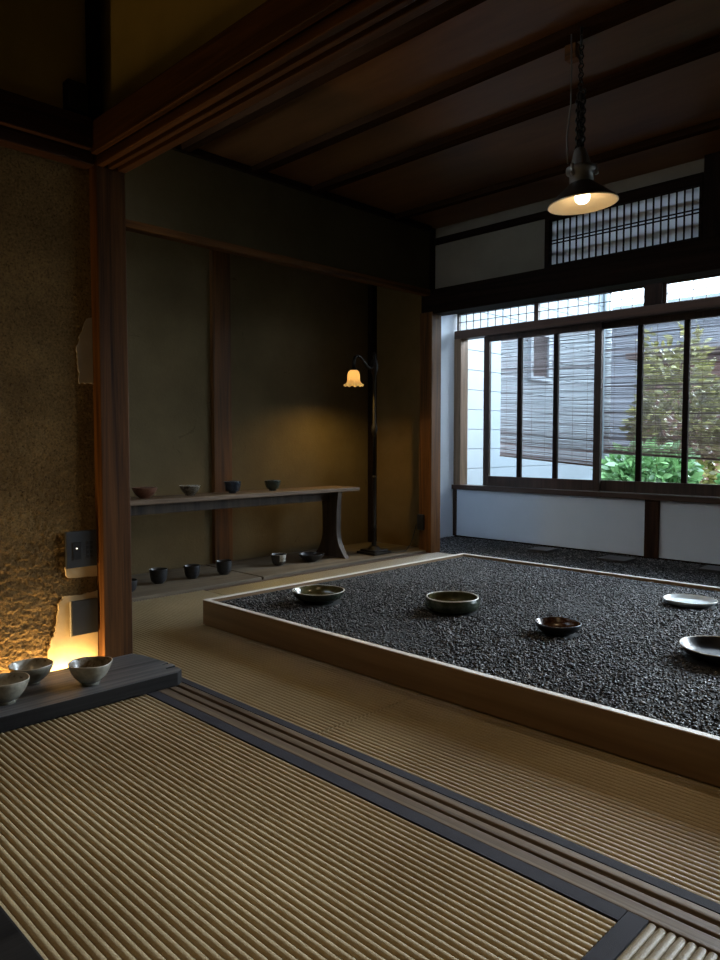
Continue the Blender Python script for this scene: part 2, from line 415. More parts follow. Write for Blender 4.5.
struct('trim_20', B().box(-2.37, -2.28, -2.5, 1.085, 1.703, 1.80, .004), M['oldy'], 'dark rail along the top of the earth wall', 'rail')
struct('trim_21', B().box(-2.37, -2.30, -2.5, 1.10, 1.660, 1.703, .004), M['oldy'], 'narrow strip beneath the rail over the earth wall', 'rail')
struct('trim_22', B().box(-2.30, XR, 1.088, 1.15, 1.695, 1.795, .004), M['lintx'], 'heavy reddish lintel face over the sliding door track', 'lintel')
k = B()
k.box(-2.30, XR, 1.108, 1.130, 1.662, 1.70, .003); k.box(-2.30, XR, 1.146, 1.163, 1.662, 1.70, .003); k.box(-2.30, XR, 1.180, 1.207, 1.662, 1.70, .003)
k.box(-2.30, XR, 1.108, 1.207, 1.69, 1.78)
struct('trim_23', k, M['lintx'], 'grooved wooden head track under the lintel', 'lintel')
# threshold with grooves
k = B()
k.box(-2.30, XR, 1.134, 1.230, -.03, -.010)
for a_, b_ in ((1.134, 1.166), (1.175, 1.197), (1.210, 1.230)): k.box(-2.30, XR, a_, b_, -.012, .001, .002)
struct('trim_24', k, wood('threshold_timber', (.06, .042, .028), (.22, .165, .115), 0, .45, 26, .5, .4), 'grooved dark wooden threshold between the two rooms', 'threshold')

# ------------------------------------------------------------------ tatami
def tatami_mat_material(c1=(.25, .19, .105), c2=(.47, .385, .235)):
    m, nt, b = _nt('woven_rush')
    v = _coords(nt)
    f = _noise(nt, v, 2.2, 4)
    f2 = _noise(nt, v, 260, 2)
    mx = nt.nodes.new('ShaderNodeMath'); mx.operation = 'MULTIPLY_ADD'; nt.links.new(f2, mx.inputs[0]); mx.inputs[1].default_value = .5
    nt.links.new(f, mx.inputs[2])
    r = _ramp(nt, [(.45, c1), (1.0, c2)])
    nt.links.new(mx.outputs[0], r.inputs['Fac']); nt.links.new(r.outputs['Color'], b.inputs['Base Color'])
    b.inputs['Roughness'].default_value = .38; b.inputs['Specular IOR Level'].default_value = .7
    _bump(nt, b, f2, .5, .0015)
    return m
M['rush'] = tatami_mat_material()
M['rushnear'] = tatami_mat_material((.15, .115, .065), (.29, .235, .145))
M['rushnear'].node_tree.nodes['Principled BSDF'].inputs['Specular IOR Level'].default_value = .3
M['rushshade'] = tatami_mat_material((.10, .07, .03), (.19, .135, .065))  # darker copy of the rush; the strip's shade is in the colour
def tatami(label, x0, x1, y0, y1, axis, pitch=.0155, heri=.028, hmat='heri', sides=(1, 1), rush='rush'):
    """axis: direction in which the ridges (and cloth edges) run"""
    root = empty('tatami_mat', ((x0 + x1) / 2, (y0 + y1) / 2, 0), label, 'tatami mat')
    a0, a1, b0, b1 = (x0, x1, y0, y1) if axis == 'x' else (y0, y1, x0, x1)
    c0 = b0 + (heri if sides[0] else 0); c1 = b1 - (heri if sides[1] else 0)
    n = max(1, round((c1 - c0) / pitch)); p = (c1 - c0) / n
    prof = []
    for i in range(n):
        for t, z in ((0, -.0055), (.04, -.0034), (.11, -.0019), (.22, -.0008), (.37, -.0001), (.5, 0), (.63, -.0003), (.77, -.0011), (.88, -.0021), (.96, -.0036)):
            prof.append((c0 + p * (i + t), z))
    prof.append((c1, -.005))
    vs, fs = [], []
    nl = 24
    for k in range(nl + 1):
        a = a0 + .001 + (a1 - a0 - .002) * k / nl
        for (b, z) in prof:
            jz = .0006 * noise.noise(Vector((a * 3, b * 8, 1.3)))
            vs.append((a, b, z + jz) if axis == 'x' else (b, a, z + jz))
    L = len(prof)
    for k in range(nl):
        for i in range(L - 1): fs.append((k * L + i, (k + 1) * L + i, (k + 1) * L + i + 1, k * L + i + 1))
    mb = B(); mb.add(vs, fs, False)
    o = mb.build('rush_surface', M[rush])
    if o.data.polygons[0].normal.z < 0: o.data.flip_normals()
    under(root, o)
    c = B()
    if axis == 'x': c.box(x0, x1, y0, y1, -.034, -.0055)
    else: c.box(x0, x1, y0, y1, -.034, -.0055)
    under(root, c.build('straw_core', M[rush]))
    for sd, (h0, h1) in zip(sides, ((b0, c0), (c1, b1))):
        if sd:
            h = B()
            if axis == 'x': h.box(x0, x1, h0 + .0005, h1 + .0005, -.0054, .0012)
            else: h.box(h0 + .0005, h1 + .0005, y0, y1, -.0054, .0012)
            under(root, h.build('cloth_edging', M[hmat]))
    return root
tatami('tatami mat in the foreground, reaching from the bowl board to the navy cross edging', -2.325, -.505, .20, 1.132, 'x', heri=.034)
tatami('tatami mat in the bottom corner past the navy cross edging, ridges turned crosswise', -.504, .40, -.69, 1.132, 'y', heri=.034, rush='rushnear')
tatami('tatami mat underneath the dark board corner, closest to the viewer', -2.325, -.505, -.72, .199, 'x')
tatami('tatami mat beyond the threshold, from the seam toward the alcove', -3.235, -1.415, 1.232, 2.10, 'x', heri=.024, sides=(1, 0))
tatami('tatami mat beyond the threshold, from the seam along the tray front', -1.413, .45, 1.232, 2.10, 'x', heri=.024, sides=(1, 0))
tatami('tatami mat strip coloured as shaded between the tray and the alcove planks', -3.235, -2.33, 2.102, 3.985, 'y', heri=.03, hmat='heribrown', rush='rushshade')

# alcove planks
def plank(label, y0, y1, x0=-3.825, x1=-3.24):
    o = B().box(x0, x1, y0, y1, -.033, .015, .003).build('floor_plank', M['plank'])
    return tag(o, label, 'floor plank', 'alcove floor planks')
plank('grey floor plank of the alcove under the three dark cups', 1.22, 2.484)
plank('grey floor plank of the alcove under the bench leg and lamp', 2.498, 3.985)

# ------------------------------------------------------------------ gravel tray
tray = empty('gravel_tray', (-1.1, 2.6, 0), 'long low pine frame on the tatami filled with black gravel', 'tray')
TX0, TX1, TY0, TY1, TH = -2.612, .52, 1.69, 3.50, .108
t = .022
def board(name, x0, x1, y0, y1, m):
    o = B().box(x0, x1, y0, y1, .0015, TH - .003, .002).build(name, m)
    under(tray, o)
    r = B().box(x0, x1, y0, y1, TH - .003, TH, .0012).build('rim', M['pinelit'])
    r.parent = o; r.matrix_parent_inverse = o.matrix_parent_inverse.inverted() @ Matrix.Identity(4) if False else Matrix.Identity(4)
    return o
board('side_board', TX0, TX1, TY0, TY0 + t, M['pine'])
board('side_board', TX0, TX1, TY1 - t, TY1, M['pine'])
board('end_board', TX0, TX0 + t, TY0 + t, TY1 - t, M['piney'])
board('end_board', TX1 - t, TX1, TY0 + t, TY1 - t, M['piney'])

def gravel_material():
    m, nt, b = _nt('black_gravel')
    g = nt.nodes.new('ShaderNodeNewGeometry')
    r = _ramp(nt, [(0, (.0018, .0016, .0016)), (.55, (.006, .0055, .0052)), (.78, (.024, .022, .021)), (1, (.20, .187, .178))])  # palest chips imitate glints on the black gravel
    nt.links.new(g.outputs['Random Per Island'], r.inputs['Fac']); nt.links.new(r.outputs['Color'], b.inputs['Base Color'])
    rr = nt.nodes.new('ShaderNodeMapRange'); nt.links.new(g.outputs['Random Per Island'], rr.inputs[0])
    rr.inputs[3].default_value = .38; rr.inputs[4].default_value = .65
    nt.links.new(rr.outputs[0], b.inputs['Roughness'])
    b.inputs['Specular IOR Level'].default_value = .38
    return m
M['gravel'] = gravel_material()
M['gravelbed'] = mat('gravel_shadow', (.006, .006, .006), .9)
PH = (1 + 5 ** .5) / 2
def chips(n, x0, x1, y0, y1, zfun, smin, smax, keep=None):
    base = np.array([(1, 0, 0), (-1, 0, 0), (0, 1, 0), (0, -1, 0), (0, 0, 1), (0, 0, -1)], float)
    tri = np.array([(0, 2, 4), (2, 1, 4), (1, 3, 4), (3, 0, 4), (2, 0, 5), (1, 2, 5), (3, 1, 5), (0, 3, 5)])
    pos = np.stack([RNG.uniform(x0, x1, n), RNG.uniform(y0, y1, n)], 1)
    q = RNG.normal(size=(n, 4)); q /= np.linalg.norm(q, axis=1, keepdims=True)
    w, x, y, z = q.T
    R = np.stack([1 - 2 * (y * y + z * z), 2 * (x * y - z * w), 2 * (x * z + y * w), 2 * (x * y + z * w), 1 - 2 * (x * x + z * z), 2 * (y * z - x * w),
                  2 * (x * z - y * w), 2 * (y * z + x * w), 1 - 2 * (x * x + y * y)], 1).reshape(n, 3, 3)
    s = RNG.uniform(smin, smax, (n, 1)) * RNG.uniform(.55, 1.15, (n, 3))
    loc = base[None] * s[:, None, :] * RNG.uniform(.75, 1.2, (n, 6, 1))
    loc = loc + RNG.normal(size=(n, 6, 3)) * (smin * .12)
    if keep is not None:
        ok = keep(pos[:, 0], pos[:, 1]); R, loc, pos = R[ok], loc[ok], pos[ok]; n = len(pos)
    V = np.einsum('nij,nkj->nki', R, loc)
    V[:, :, 2] *= .75
    V[:, :, 0] += pos[:, None, 0]; V[:, :, 1] += pos[:, None, 1]
    V[:, :, 2] += (zfun(pos[:, 0], pos[:, 1]) + RNG.uniform(-.004, .003, n))[:, None]
    F = (np.arange(n)[:, None, None] * 6 + tri[None]).reshape(-1, 3)
    return V.reshape(-1, 3), F
def und(x, y, a=.0018):
    return a * (np.sin(x * 5.1 + y * 2.3) * np.sin(y * 4.3 - x * 1.7) + .5 * np.sin(x * 13 + 1) * np.sin(y * 11))
e = .0155
SPOTS = [(-2.284, 2.050, .111), (-1.777, 2.315, .110), (-1.299, 2.302, .081), (-1.143, 3.10, .112), (-.780, 2.388, .125)]
def clear(x, y):
    ok = np.ones(len(x), bool)
    for (a, b_, r_) in SPOTS: ok &= (x - a) ** 2 + (y - b_) ** 2 > (r_ * .93) ** 2
    return ok
V1, F1 = chips(105000, TX0 + t + e, -.45, TY0 + t + e, TY1 - t - e, lambda x, y: .092 + und(x, y), .0042, .0080, clear)
V2, F2 = chips(17000, -.45, TX1 - t - e, TY0 + t + e, TY1 - t - e, lambda x, y: .092 + und(x, y), .0055, .0095)
gr = npmesh('black_gravel', np.concatenate([V1, V2]), np.concatenate([F1, F2 + len(V1)]), M['gravel'])
tag(gr, 'black gravel chips filling the pine tray', 'gravel', kind='stuff')
bed = B().box(TX0 + t + .0005, TX1 - t - .0005, TY0 + t + .0005, TY1 - t - .0005, .002, .092).build('gravel_bed', M['gravelbed'])
bed.parent = gr; bed['kind'] = 'stuff'
V3, F3 = chips(36000, -3.67, -.8, 4.0, YW - .02, lambda x, y: -.006 + und(x, y, .0015), .006, .0095)
V4, F4 = chips(12000, -.8, XR - .02, 4.0, YW - .02, lambda x, y: -.006 + und(x, y, .0015), .007, .011)
gv = npmesh('black_gravel', np.concatenate([V3, V4]), np.concatenate([F3, F4 + len(V3)]), M['gravel'])
tag(gv, 'black gravel strip along the foot of the window wall', 'gravel', kind='stuff')
bed = B().box(-3.672, XR - .01, 3.99, YW - .013, -.034, -.010).build('gravel_bed', M['gravelbed'])
bed.parent = gv; bed['kind'] = 'stuff'
M['slab'] = mat('dark_slate', (.035, .034, .035), .5, 0, .3, 20, .4, 80)
for (cx, cy, sx, sy, rz, lb) in [(-2.70, 4.56, .15, .17, .05, 'flat dark slab on the gravel strip, nearest the reddish pillar'), (-2.14, 4.53, .19, .17, -.03, 'flat dark slab on the gravel strip before the post between white panels'),
                             (-1.52, 4.58, .19, .17, .02, 'flat dark slab on the gravel strip, under the second white panel')]:
    o = B().box(-sx / 2, sx / 2, -sy / 2, sy / 2, 0, .016, .003).build('stone_slab', M['slab'])
    o.location = (cx, cy, .0); o.rotation_euler.z = rz
    tag(o, lb, 'slab', 'slabs on the gravel strip')

# ------------------------------------------------------------------ bowls
def glaze(name, c1, c2, rough=.25, vs=30, speck=None):
    m, nt, b = _nt(name)
    v = _coords(nt)
    f = _noise(nt, v, vs, 5, .65)
    r = _ramp(nt, [(.35, c1), (.65, c2)] if speck is None else [(.34, speck), (.40, c1), (.68, c2)])
    nt.links.new(f, r.inputs['Fac']); nt.links.new(r.outputs['Color'], b.inputs['Base Color'])
    b.inputs['Roughness'].default_value = rough
    _bump(nt, b, _noise(nt, v, vs * 3), .15, .002)
    return m
def bowl(name, label, cat, group, loc, R, h, shape, m_out, m_in, m_rim, foot=.45, fh=.12, wall=.05, wob=.012, sx=1, rz=0, m_foot=None):
    """shape: list of (fraction of radius, fraction of height) for the outer wall above the foot"""
    fr = R * foot; fz = h * fh
    out = [(0.0005, fz * .9), (fr * .98, fz)] + [(R * a, fz + (h - fz) * b) for a, b in shape]
    ph = random.uniform(0, 6)
    def mod(r, z, a, j):
        k = 1 + wob * math.sin(2 * a + ph) + wob * .5 * math.sin(5 * a + ph * 2)
        return r * k, z + h * wob * 1.2 * (z / h) * math.sin(3 * a + ph)
    wt = R * wall
    rim = [(out[-1][0] - wt * .1, out[-1][1] + wt * .35), (out[-1][0] - wt * .6, out[-1][1] + wt * .45), (out[-1][0] - wt, out[-1][1] + wt * .1)]
    inn = [(max(r - wt, .0005), max(z, fz + wt * 1.2)) for r, z in reversed(out[2:-1])] + [(fr * .5, fz + wt * 1.05), (.0005, fz + wt)]
    b = B()
    b.lathe(out, 44, mi=0, mod=mod)
    b.lathe([out[-1]] + rim, 44, mi=2, mod=mod)
    b.lathe([rim[-1]] + inn, 44, mi=1, mod=mod)
    o = b.build(name, [m_out, m_in, m_rim], fix=False)
    # weld the three bands
    import bmesh
    bm = bmesh.new(); bm.from_mesh(o.data); bmesh.ops.remove_doubles(bm, verts=bm.verts, dist=1e-5); bmesh.ops.recalc_face_normals(bm, faces=bm.faces); bm.to_mesh(o.data); bm.free()
    o.location = loc; o.scale = (sx, 1, 1); o.rotation_euler.z = rz
    ft = B().lathe([(fr * .72, fz * 1.0), (fr * .76, 0), (fr * .98, 0), (fr, fz * 1.02)], 32)
    fo = ft.build('foot', m_foot or m_out); fo.parent = o
    tag(o, label, cat, group)
    return o
HEMI = [(.62, .10), (.80, .28), (.92, .55), (.98, .82), (1, 1)]
WIDE = [(.55, .10), (.76, .34), (.90, .64), (.97, .86), (1, 1)]
CUP = [(.70, .03), (.82, .15), (.90, .45), (.96, .8), (1, 1)]
DISH = [(.70, .12), (.88, .40), (.96, .72), (1, 1)]
PLATE = [(.80, .12), (.92, .45), (1, 1)]
DRUM = [(.86, .04), (.98, .25), (1.02, .55), (1.0, .85), (.97, 1)]
g_celadon = glaze('pale_grey_glaze', (.20, .19, .155), (.34, .32, .26), .22, 40)
g_celin = glaze('pale_grey_glaze_inside', (.30, .29, .25), (.48, .46, .40), .2, 35, (.12, .08, .05))
g_rimlt = glaze('worn_pale_rim', (.42, .39, .33), (.6, .56, .48), .3, 60)
g_brownin = glaze('crackled_brown_glaze_inside', (.10, .07, .04), (.30, .26, .2), .25, 55, (.03, .015, .008))
g_black = glaze('black_glaze', (.010, .011, .014), (.028, .030, .036), .3, 40)
g_blackrim = glaze('black_rim', (.02, .022, .026), (.05, .052, .06), .3, 40)
g_red = glaze('reddish_brown_glaze', (.09, .035, .02), (.2, .09, .055), .35, 30)
g_green = glaze('dark_green_glaze', (.018, .026, .018), (.05, .06, .042), .2, 30)
g_greenin = glaze('moss_green_glaze_inside', (.05, .045, .018), (.10, .09, .04), .15, 20)
g_blue = glaze('blue_black_glaze', (.012, .018, .028), (.03, .042, .06), .22, 30)
g_speck = glaze('speckled_glaze', (.05, .045, .035), (.2, .18, .14), .25, 70, (.015, .012, .01))
g_white = glaze('white_glaze', (.62, .72, .78), (.80, .86, .9), .2, 12)
g_rust = glaze('rust_glaze_inside', (.016, .008, .005), (.075, .03, .012), .25, 18)
g_split = glaze('dark_glaze_with_white_run', (.03, .028, .025), (.05, .045, .04), .25, 9)
BZ = .045
gB = 'tea bowls on the weathered board'
bowl('tea_bowl', 'pale grey tea bowl cut by the picture edge, nearest on the board', 'tea bowl', gB, (-2.106, .722, BZ), .062, .066, WIDE, g_celadon, g_celin, g_rimlt, .42, .13)
bowl('tea_bowl', 'pale grey tea bowl next to the glowing wall at the back of the board', 'tea bowl', gB, (-2.222, .835, BZ), .0625, .058, WIDE, g_celadon, g_celin, g_rimlt, .42, .13)
bowl('tea_bowl', 'grey tea bowl with crackled brown inside, nearest the pillar', 'tea bowl', gB, (-2.09, .958, BZ), .0635, .066, WIDE, g_celadon, g_brownin, g_rimlt, .40, .13, wob=.02)

gT = 'bowls resting on the black gravel'
GZ = .0965
bowl('shallow_bowl', 'shallow green bowl on the gravel, closest to the tray corner', 'bowl', gT, (-2.284, 2.050, GZ - .004), .111, .050, DISH, g_green, g_greenin, g_rimlt, .6, .1, .045)
bowl('drum_bowl', 'green bowl with upright bulging sides standing on the gravel', 'bowl', gT, (-1.777, 2.315, GZ - .004), .110, .058, DRUM, g_green, g_greenin, g_rimlt, .6, .08, .06)
bowl('small_dish', 'small dark dish with rusty inside on the gravel', 'dish', gT, (-1.299, 2.302, GZ - .004), .081, .040, DISH, g_black, g_rust, g_blackrim, .5, .12, .06, .02)
bowl('flat_plate', 'flat white plate on the gravel near the window', 'plate', gT, (-1.143, 3.10, GZ - .004), .102, .024, PLATE, g_white, g_white, g_rimlt, .6, .15, .05, .03)
bowl('dark_bowl', 'dark bowl on the gravel cut by the picture edge', 'bowl', gT, (-.780, 2.388, GZ - .004), .125, .040, DISH, g_black, g_black, g_rimlt, .5, .12, .045)

# bench and its bowls
bench = empty('low_bench', (-3.53, 2.4, .015), 'long low worn wooden bench with flared leg before the alcove wall', 'bench')
BX0, BX1, BY0, BY1, BT = -3.665, -3.42, 1.45, 3.445, .470
o = B().box(BX0, BX1, BY0, BY1, BT - .024, BT, .004).build('bench_top', M['bench']); under(bench, o)
o = B().box(-3.56, -3.52, BY0 + .12, 3.25, BT - .085, BT - .0245, .003).build('apron', M['benchleg']); under(bench, o)  # darker leg timber here; shadow under the bench top is painted in
def leg(y):
    half = []
    for i in range(15):
        s = i / 14
        z = .0155 + s * (BT - .025 - .0155)
        w = .068 + .082 * (max(0, 1 - s / .42)) ** 2.2 + .016 * (max(0, (s - .55) / .45)) ** 2
        if s < .06: w = .148
        half.append((w, z))
    cx = -3.515
    poly = [(cx + w, y, z) for w, z in half] + [(cx - w, y, z) for w, z in reversed(half)]
    o = B().prism(poly, (0, .036, 0)).build('leg', M['benchleg']); under(bench, o)
    return o
leg(3.255); leg(1.60)
gS = 'bowls on the low bench'
def onx(x, r): return (x, r * x)
def bb(x, rx, ry): return (x, x * ry / rx)
for (lb, nm, cat, sh, R, h, mo, mi_, mr, rx, ry) in [
    ('reddish brown bowl on the bench, nearest the pillar', 'tea_bowl', 'tea bowl', WIDE, .066, .056, g_red, g_red, g_red, -3.824, 2.094),
    ('speckled dark tea bowl with pale rim on the bench', 'tea_bowl', 'tea bowl', WIDE, .058, .055, g_speck, g_speck, g_rimlt, -3.779, 2.366),
    ('blue black cup on the bench before the alcove post', 'tea_cup', 'tea cup', CUP, .050, .068, g_blue, g_black, g_blackrim, -3.744, 2.647),
    ('dark green tea bowl on the bench, nearest the lamp', 'tea_bowl', 'tea bowl', HEMI, .051, .062, g_green, g_black, g_blackrim, -3.716, 2.941)]:
    x = -3.55
    bowl(nm, lb, cat, gS, (x, x * ry / rx, BT + .0005), R, h, sh, mo, mi_, mr, .45, .1)
gF = 'cups on the alcove floor planks'
for (lb, nm, cat, sh, R, h, mo, mi_, mr, x, y, ft) in [
    ('black cup half hidden by the thick pillar', 'tea_cup', 'tea cup', CUP, .045, .058, g_black, g_black, g_blackrim, -3.40, 1.765, .55),
    ('black cup on the planks, next to the half hidden one', 'tea_cup', 'tea cup', CUP, .049, .075, g_black, g_black, g_blackrim, -3.496, 1.989, .55),
    ('black cup in the middle of the row on the planks', 'tea_cup', 'tea cup', CUP, .046, .070, g_black, g_black, g_blackrim, -3.493, 2.194, .6),
    ('black cup on the planks below the alcove post', 'tea_cup', 'tea cup', CUP, .047, .076, g_black, g_black, g_blackrim, -3.471, 2.39, .6),
    ('dark cup with a white glaze run, alone on the planks', 'tea_cup', 'tea cup', CUP, .049, .066, g_split, g_black, g_rimlt, -3.488, 2.804, .55),
    ('wide low black dish beside the bench leg', 'low_dish', 'dish', WIDE, .082, .045, g_black, g_black, g_blackrim, -3.459, 3.046, .4)]:
    o = bowl(nm, lb, cat, gF, (x, y, .0155), R, h, sh, mo, mi_, mr, ft, .08)
    if 'white glaze' in lb:
        run = B(); n = 7
        vs = []
        for i in range(n):
            a = -.55 + 1.0 * i / (n - 1)
            for (r, z) in ((R * 1.012, h * .99), (R * .985, h * (.75)), (R * .94, h * .5), (R * .90, h * (.34 + .1 * (i % 2)))):
                vs.append((r * math.cos(a), r * math.sin(a), z))
        run.add(vs, [(i * 4 + j, i * 4 + 4 + j, i * 4 + 5 + j, i * 4 + 1 + j) for i in range(n - 1) for j in range(3)], True)
        rr = run.build('glaze_run', g_celin); rr.parent = o; rr['label'] = 'white glaze run down the side'

# ------------------------------------------------------------------ weathered boards
def wboard(label, x0, x1, y0, y1, z1):
    mb = B()
    nseg = 14
    vs, fs = [], []
    poly = []
    # outline with a split, slightly ragged end
    poly = [(x0, y0), (x1, y0), (x1, y1 - .03), (x1 - .02, y1 - .004), (x1 - .055, y1), (x1 - .058, y1 - .035), (x1 - .066, y1 - .035), (x1 - .07, y1 + .004), (x1 - .10, y1 + .006),
            (x1 - .103, y1 - .025), (x1 - .109, y1 - .025), (x1 - .113, y1 + .004), (x0 + .05, y1 - .012), (x0, y1 - .03)]
    mb.prism([(x, y, .0015) for x, y in poly], (0, 0, z1 - .0015))
    mb.m = [1] * len(mb.f); mb.m[0] = 0; mb.m[1] = 0  # sides take the dark copy as painted side shade
    o = mb.build('display_board', [M['board'], M['boardedge']])
    bv = o.modifiers.new('edge', 'BEVEL'); bv.width = .004; bv.segments = 2; bv.limit_method = 'ANGLE'
    return tag(o, label, 'board')
wboard('dark weathered board on the tatami carrying three tea bowls', -2.297, -2.003, .20, 1.232, BZ)
o = B().box(-1.98, -.93, .10, .392, .0015, .04, .005).build('display_board', M['boardedge'])
tag(o, 'dark board corner at the bottom edge of the picture', 'board')

# ------------------------------------------------------------------ plates and patches on the earth wall
def wp(px, py, x=PX):  # helper: a point of the wall plane measured from the photograph
    f_ = 729.; p_ = math.atan(38 / f_); a_ = math.radians(45.2)
    fh = Vector((-math.cos(a_), math.sin(a_), 0)); r_ = Vector((math.sin(a_), math.cos(a_), 0))
    F_ = fh * math.cos(p_) - Vector((0, 0, 1)) * math.sin(p_); U_ = r_.cross(F_)
    d = F_ + r_ * (px - 360) / f_ - U_ * (py - 480) / f_
    k_ = x / d.x
    return (d.y * k_, .77 + d.z * k_)
def patch(name, label, cat, pts, m, x0, th, jag=.003):
    P_ = [wp(*p) for p in pts]; out = []
    for i, p in enumerate(P_):
        q = P_[(i + 1) % len(P_)]
        for s in range(5):
            t_ = s / 5
            y = p[0] + (q[0] - p[0]) * t_; z = p[1] + (q[1] - p[1]) * t_
            k_ = 0 if s == 0 else jag
            out.append((x0, min(y + random.uniform(-k_, k_), 1.1035), max(z + random.uniform(-k_, k_), .002)))
    o = B().prism(out, (th, 0, 0)).build(name, m)
    return tag(o, label, cat)
c6 = lambda a, b: (40 + a / 6, 510 + b / 6)
o = patch('plaster_patch', 'smooth pale patch on the earth wall behind the lower plate', 'plaster patch',
      [c6(345, 478), c6(270, 500), c6(200, 510), c6(130, 520), c6(105, 580), c6(92, 690), c6(80, 750), c6(60, 800), c6(45, 850), c6(40, 1010), c6(345, 1000)], M['patch'], PX - .012, .020)
o = patch('plaster_patch', 'narrow pale strip of smooth plaster under the upper switch plate', 'plaster patch', [c6(146, 345), c6(345, 322), c6(345, 393), c6(165, 407), c6(150, 392)], M['patch'], PX - .012, .020, .0012)
o = patch('torn_paper', 'torn grey paper scrap on the earth wall against the pillar', 'paper scrap', [(94, 318), (86, 319), (80, 334), (75.5, 350), (77.5, 366), (79, 384), (88, 383), (94, 385)], M['paper'], PX - .004, .010, .003)
def plate(label, y0, y1, z0, z1):
    r = empty('switch_plate', (PX + .009, (y0 + y1) / 2, (z0 + z1) / 2), label, 'switch plate')
    under(r, B().box(PX + .0085, PX + .020, y0, y1, z0, z1, .002).build('cover', M['plate']))
    return r
y0, zt = wp(63.3, 531.7); y1 = 1.0985; zb = wp(64, 568.4)[1]
sp = plate('charcoal switch plate with small keys, the upper one beside the pillar', y0, y1, zb, zt)
w_ = y1 - y0; h_ = zt - zb
kb = under(sp, B().box(PX + .0195, PX + .0225, y0 + w_ * .2, y0 + w_ * .48, zb + h_ * .22, zb + h_ * .70, .001).build('switch_key', M['plateblk']))
M['pilot'] = emit('pilot_light', (1, .95, .85), 1.2)
under(sp, B().lathe([(.0005, .0), (.0024, .0), (.0024, .003), (.0005, .0035)], 14).build('pilot_lamp', M['pilot'])).rotation_euler = (0, PI / 2, 0)
pl = [c for c in sp.children if c.name.startswith('pilot')][0]; pl.matrix_parent_inverse = Matrix.Identity(4); pl.location = (.0135, y0 + w_ * .32 - (y0 + y1) / 2, .004)
for i in range(4):
    zz = zb + h_ * (.24 + .125 * i)
    for j in range(2):
        yy = y0 + w_ * (.64 + .13 * j)
        under(sp, B().box(PX + .0195, PX + .0215, yy, yy + w_ * .09, zz, zz + h_ * .09, .0005).build('button', M['plateblk']))
y0b, ztb = wp(69.3, 601); zbb = wp(70, 635.5)[1]
lp = plate('blank charcoal cover plate, the lower one beside the pillar', y0b, 1.0985, zbb, ztb)
under(lp, B().box(PX + .0085, PX + .017, y0b - .003, y0b - .0002, zbb - .003, ztb, .0008).build('edge_strip', M['platelt']))
o = B().box(-2.334, -2.292, 1.015, 1.080, 1.815, 1.905, .004).build('speaker_box', M['blackmetal'])
tag(o, 'small black box fixed above the rail at the corner of the earth wall', 'speaker')

# ------------------------------------------------------------------ floor lamp
FL = (-3.40, 3.56, .0152)
lamp = empty('floor_lamp', FL, 'dark bronze floor lamp with glowing fluted glass shade in the alcove corner', 'floor lamp')
def at_lamp(mb, name, m, parent=lamp):
    o = mb.build(name, m); o.parent = parent; return o
b = B(); b.box(-.085, .085, -.085, .085, 0, .016, .004); b.box(-.068, .068, -.068, .068, .016, .030, .006)
b.lathe([(.0005, .052), (.022, .052), (.034, .044), (.042, .034), (.046, .030)], 24)
at_lamp(b, 'base', M['bronze'])
pole = [(.013, .045), (.016, .07), (.011, .085), (.010, .16), (.017, .175), (.017, .19), (.010, .20), (.0095, .50), (.016, .515), (.0095, .53), (.0095, .52), (.0105, .80), (.019, .82), (.022, .84), (.019, .86), (.011, .885),
        (.011, 1.20), (.020, 1.22), (.026, 1.245), (.026, 1.275), (.020, 1.30), (.010, 1.315), (.013, 1.33), (.006, 1.35), (.0005, 1.36)]
at_lamp(B().lathe(pole, 20), 'pole', M['bronze'])
AY, AZ = -.195, 1.30
arm = [(0, -.02, 1.255), (0, -.045, 1.245), (0, -.075, 1.258), (0, -.105, 1.288), (0, -.135, 1.312), (0, -.162, 1.318), (0, -.183, 1.306), (0, -.193, 1.275), (0, AY, 1.234)]
at_lamp(B().tube(arm, [.013, .012, .0115, .011, .011, .011, .011, .011, .011], 10), 'arm', M['bronze'])
at_lamp(B().lathe([(.0005, 1.238), (.018, 1.236), (.022, 1.225), (.020, 1.215)], 20, (0, AY, 0)), 'shade_holder', M['bronze'])
M['amber'] = translucent('amber_glass', (1.0, .62, .20), .6, .32)
def ruffle(r, z, a, j):
    k_ = max(0, (1.158 - z) / .035); k_ = min(1, k_)
    return r * (1 + .03 * math.cos(10 * a) + .05 * k_ * math.cos(10 * a)), z + .006 * k_ * math.cos(10 * a)
shp = [(r_ * 1.07, 1.222 + (z_ - 1.252) * 1.35) for r_, z_ in [(.021, 1.252), (.030, 1.246), (.036, 1.235), (.038, 1.22), (.038, 1.205), (.041, 1.192), (.050, 1.182), (.060, 1.178)]]
at_lamp(B().lathe(shp, 60, (0, AY, 0), mod=ruffle), 'lamp_shade', M['amber'])
M['bulb'] = emit('warm_bulb', (1.0, .80, .42), 3)
at_lamp(B().lathe([(.0005, 1.166), (.010, 1.169), (.0165, 1.18), (.0165, 1.192), (.010, 1.206), (.0005, 1.214)], 20, (0, AY, 0)), 'bulb', M['bulb'])
# cord to the socket on the pillar
pts = [(-3.34, 3.62, .020), (-3.31, 3.70, .019), (-3.305, 3.78, .02), (-3.315, 3.84, .06), (-3.322, 3.885, .13), (-3.318, 3.903, .19)]
o = B().tube(pts, .003, 8).build('power_cord', M['blackmetal']); tag(o, 'thin black lamp cord hanging from the pillar socket', 'cord')
o = B().box(-3.305, -3.25, 3.893, 3.9145, .155, .265, .006).build('wall_socket', M['plateblk']); tag(o, 'black socket on the reddish pillar by the floor lamp', 'socket')

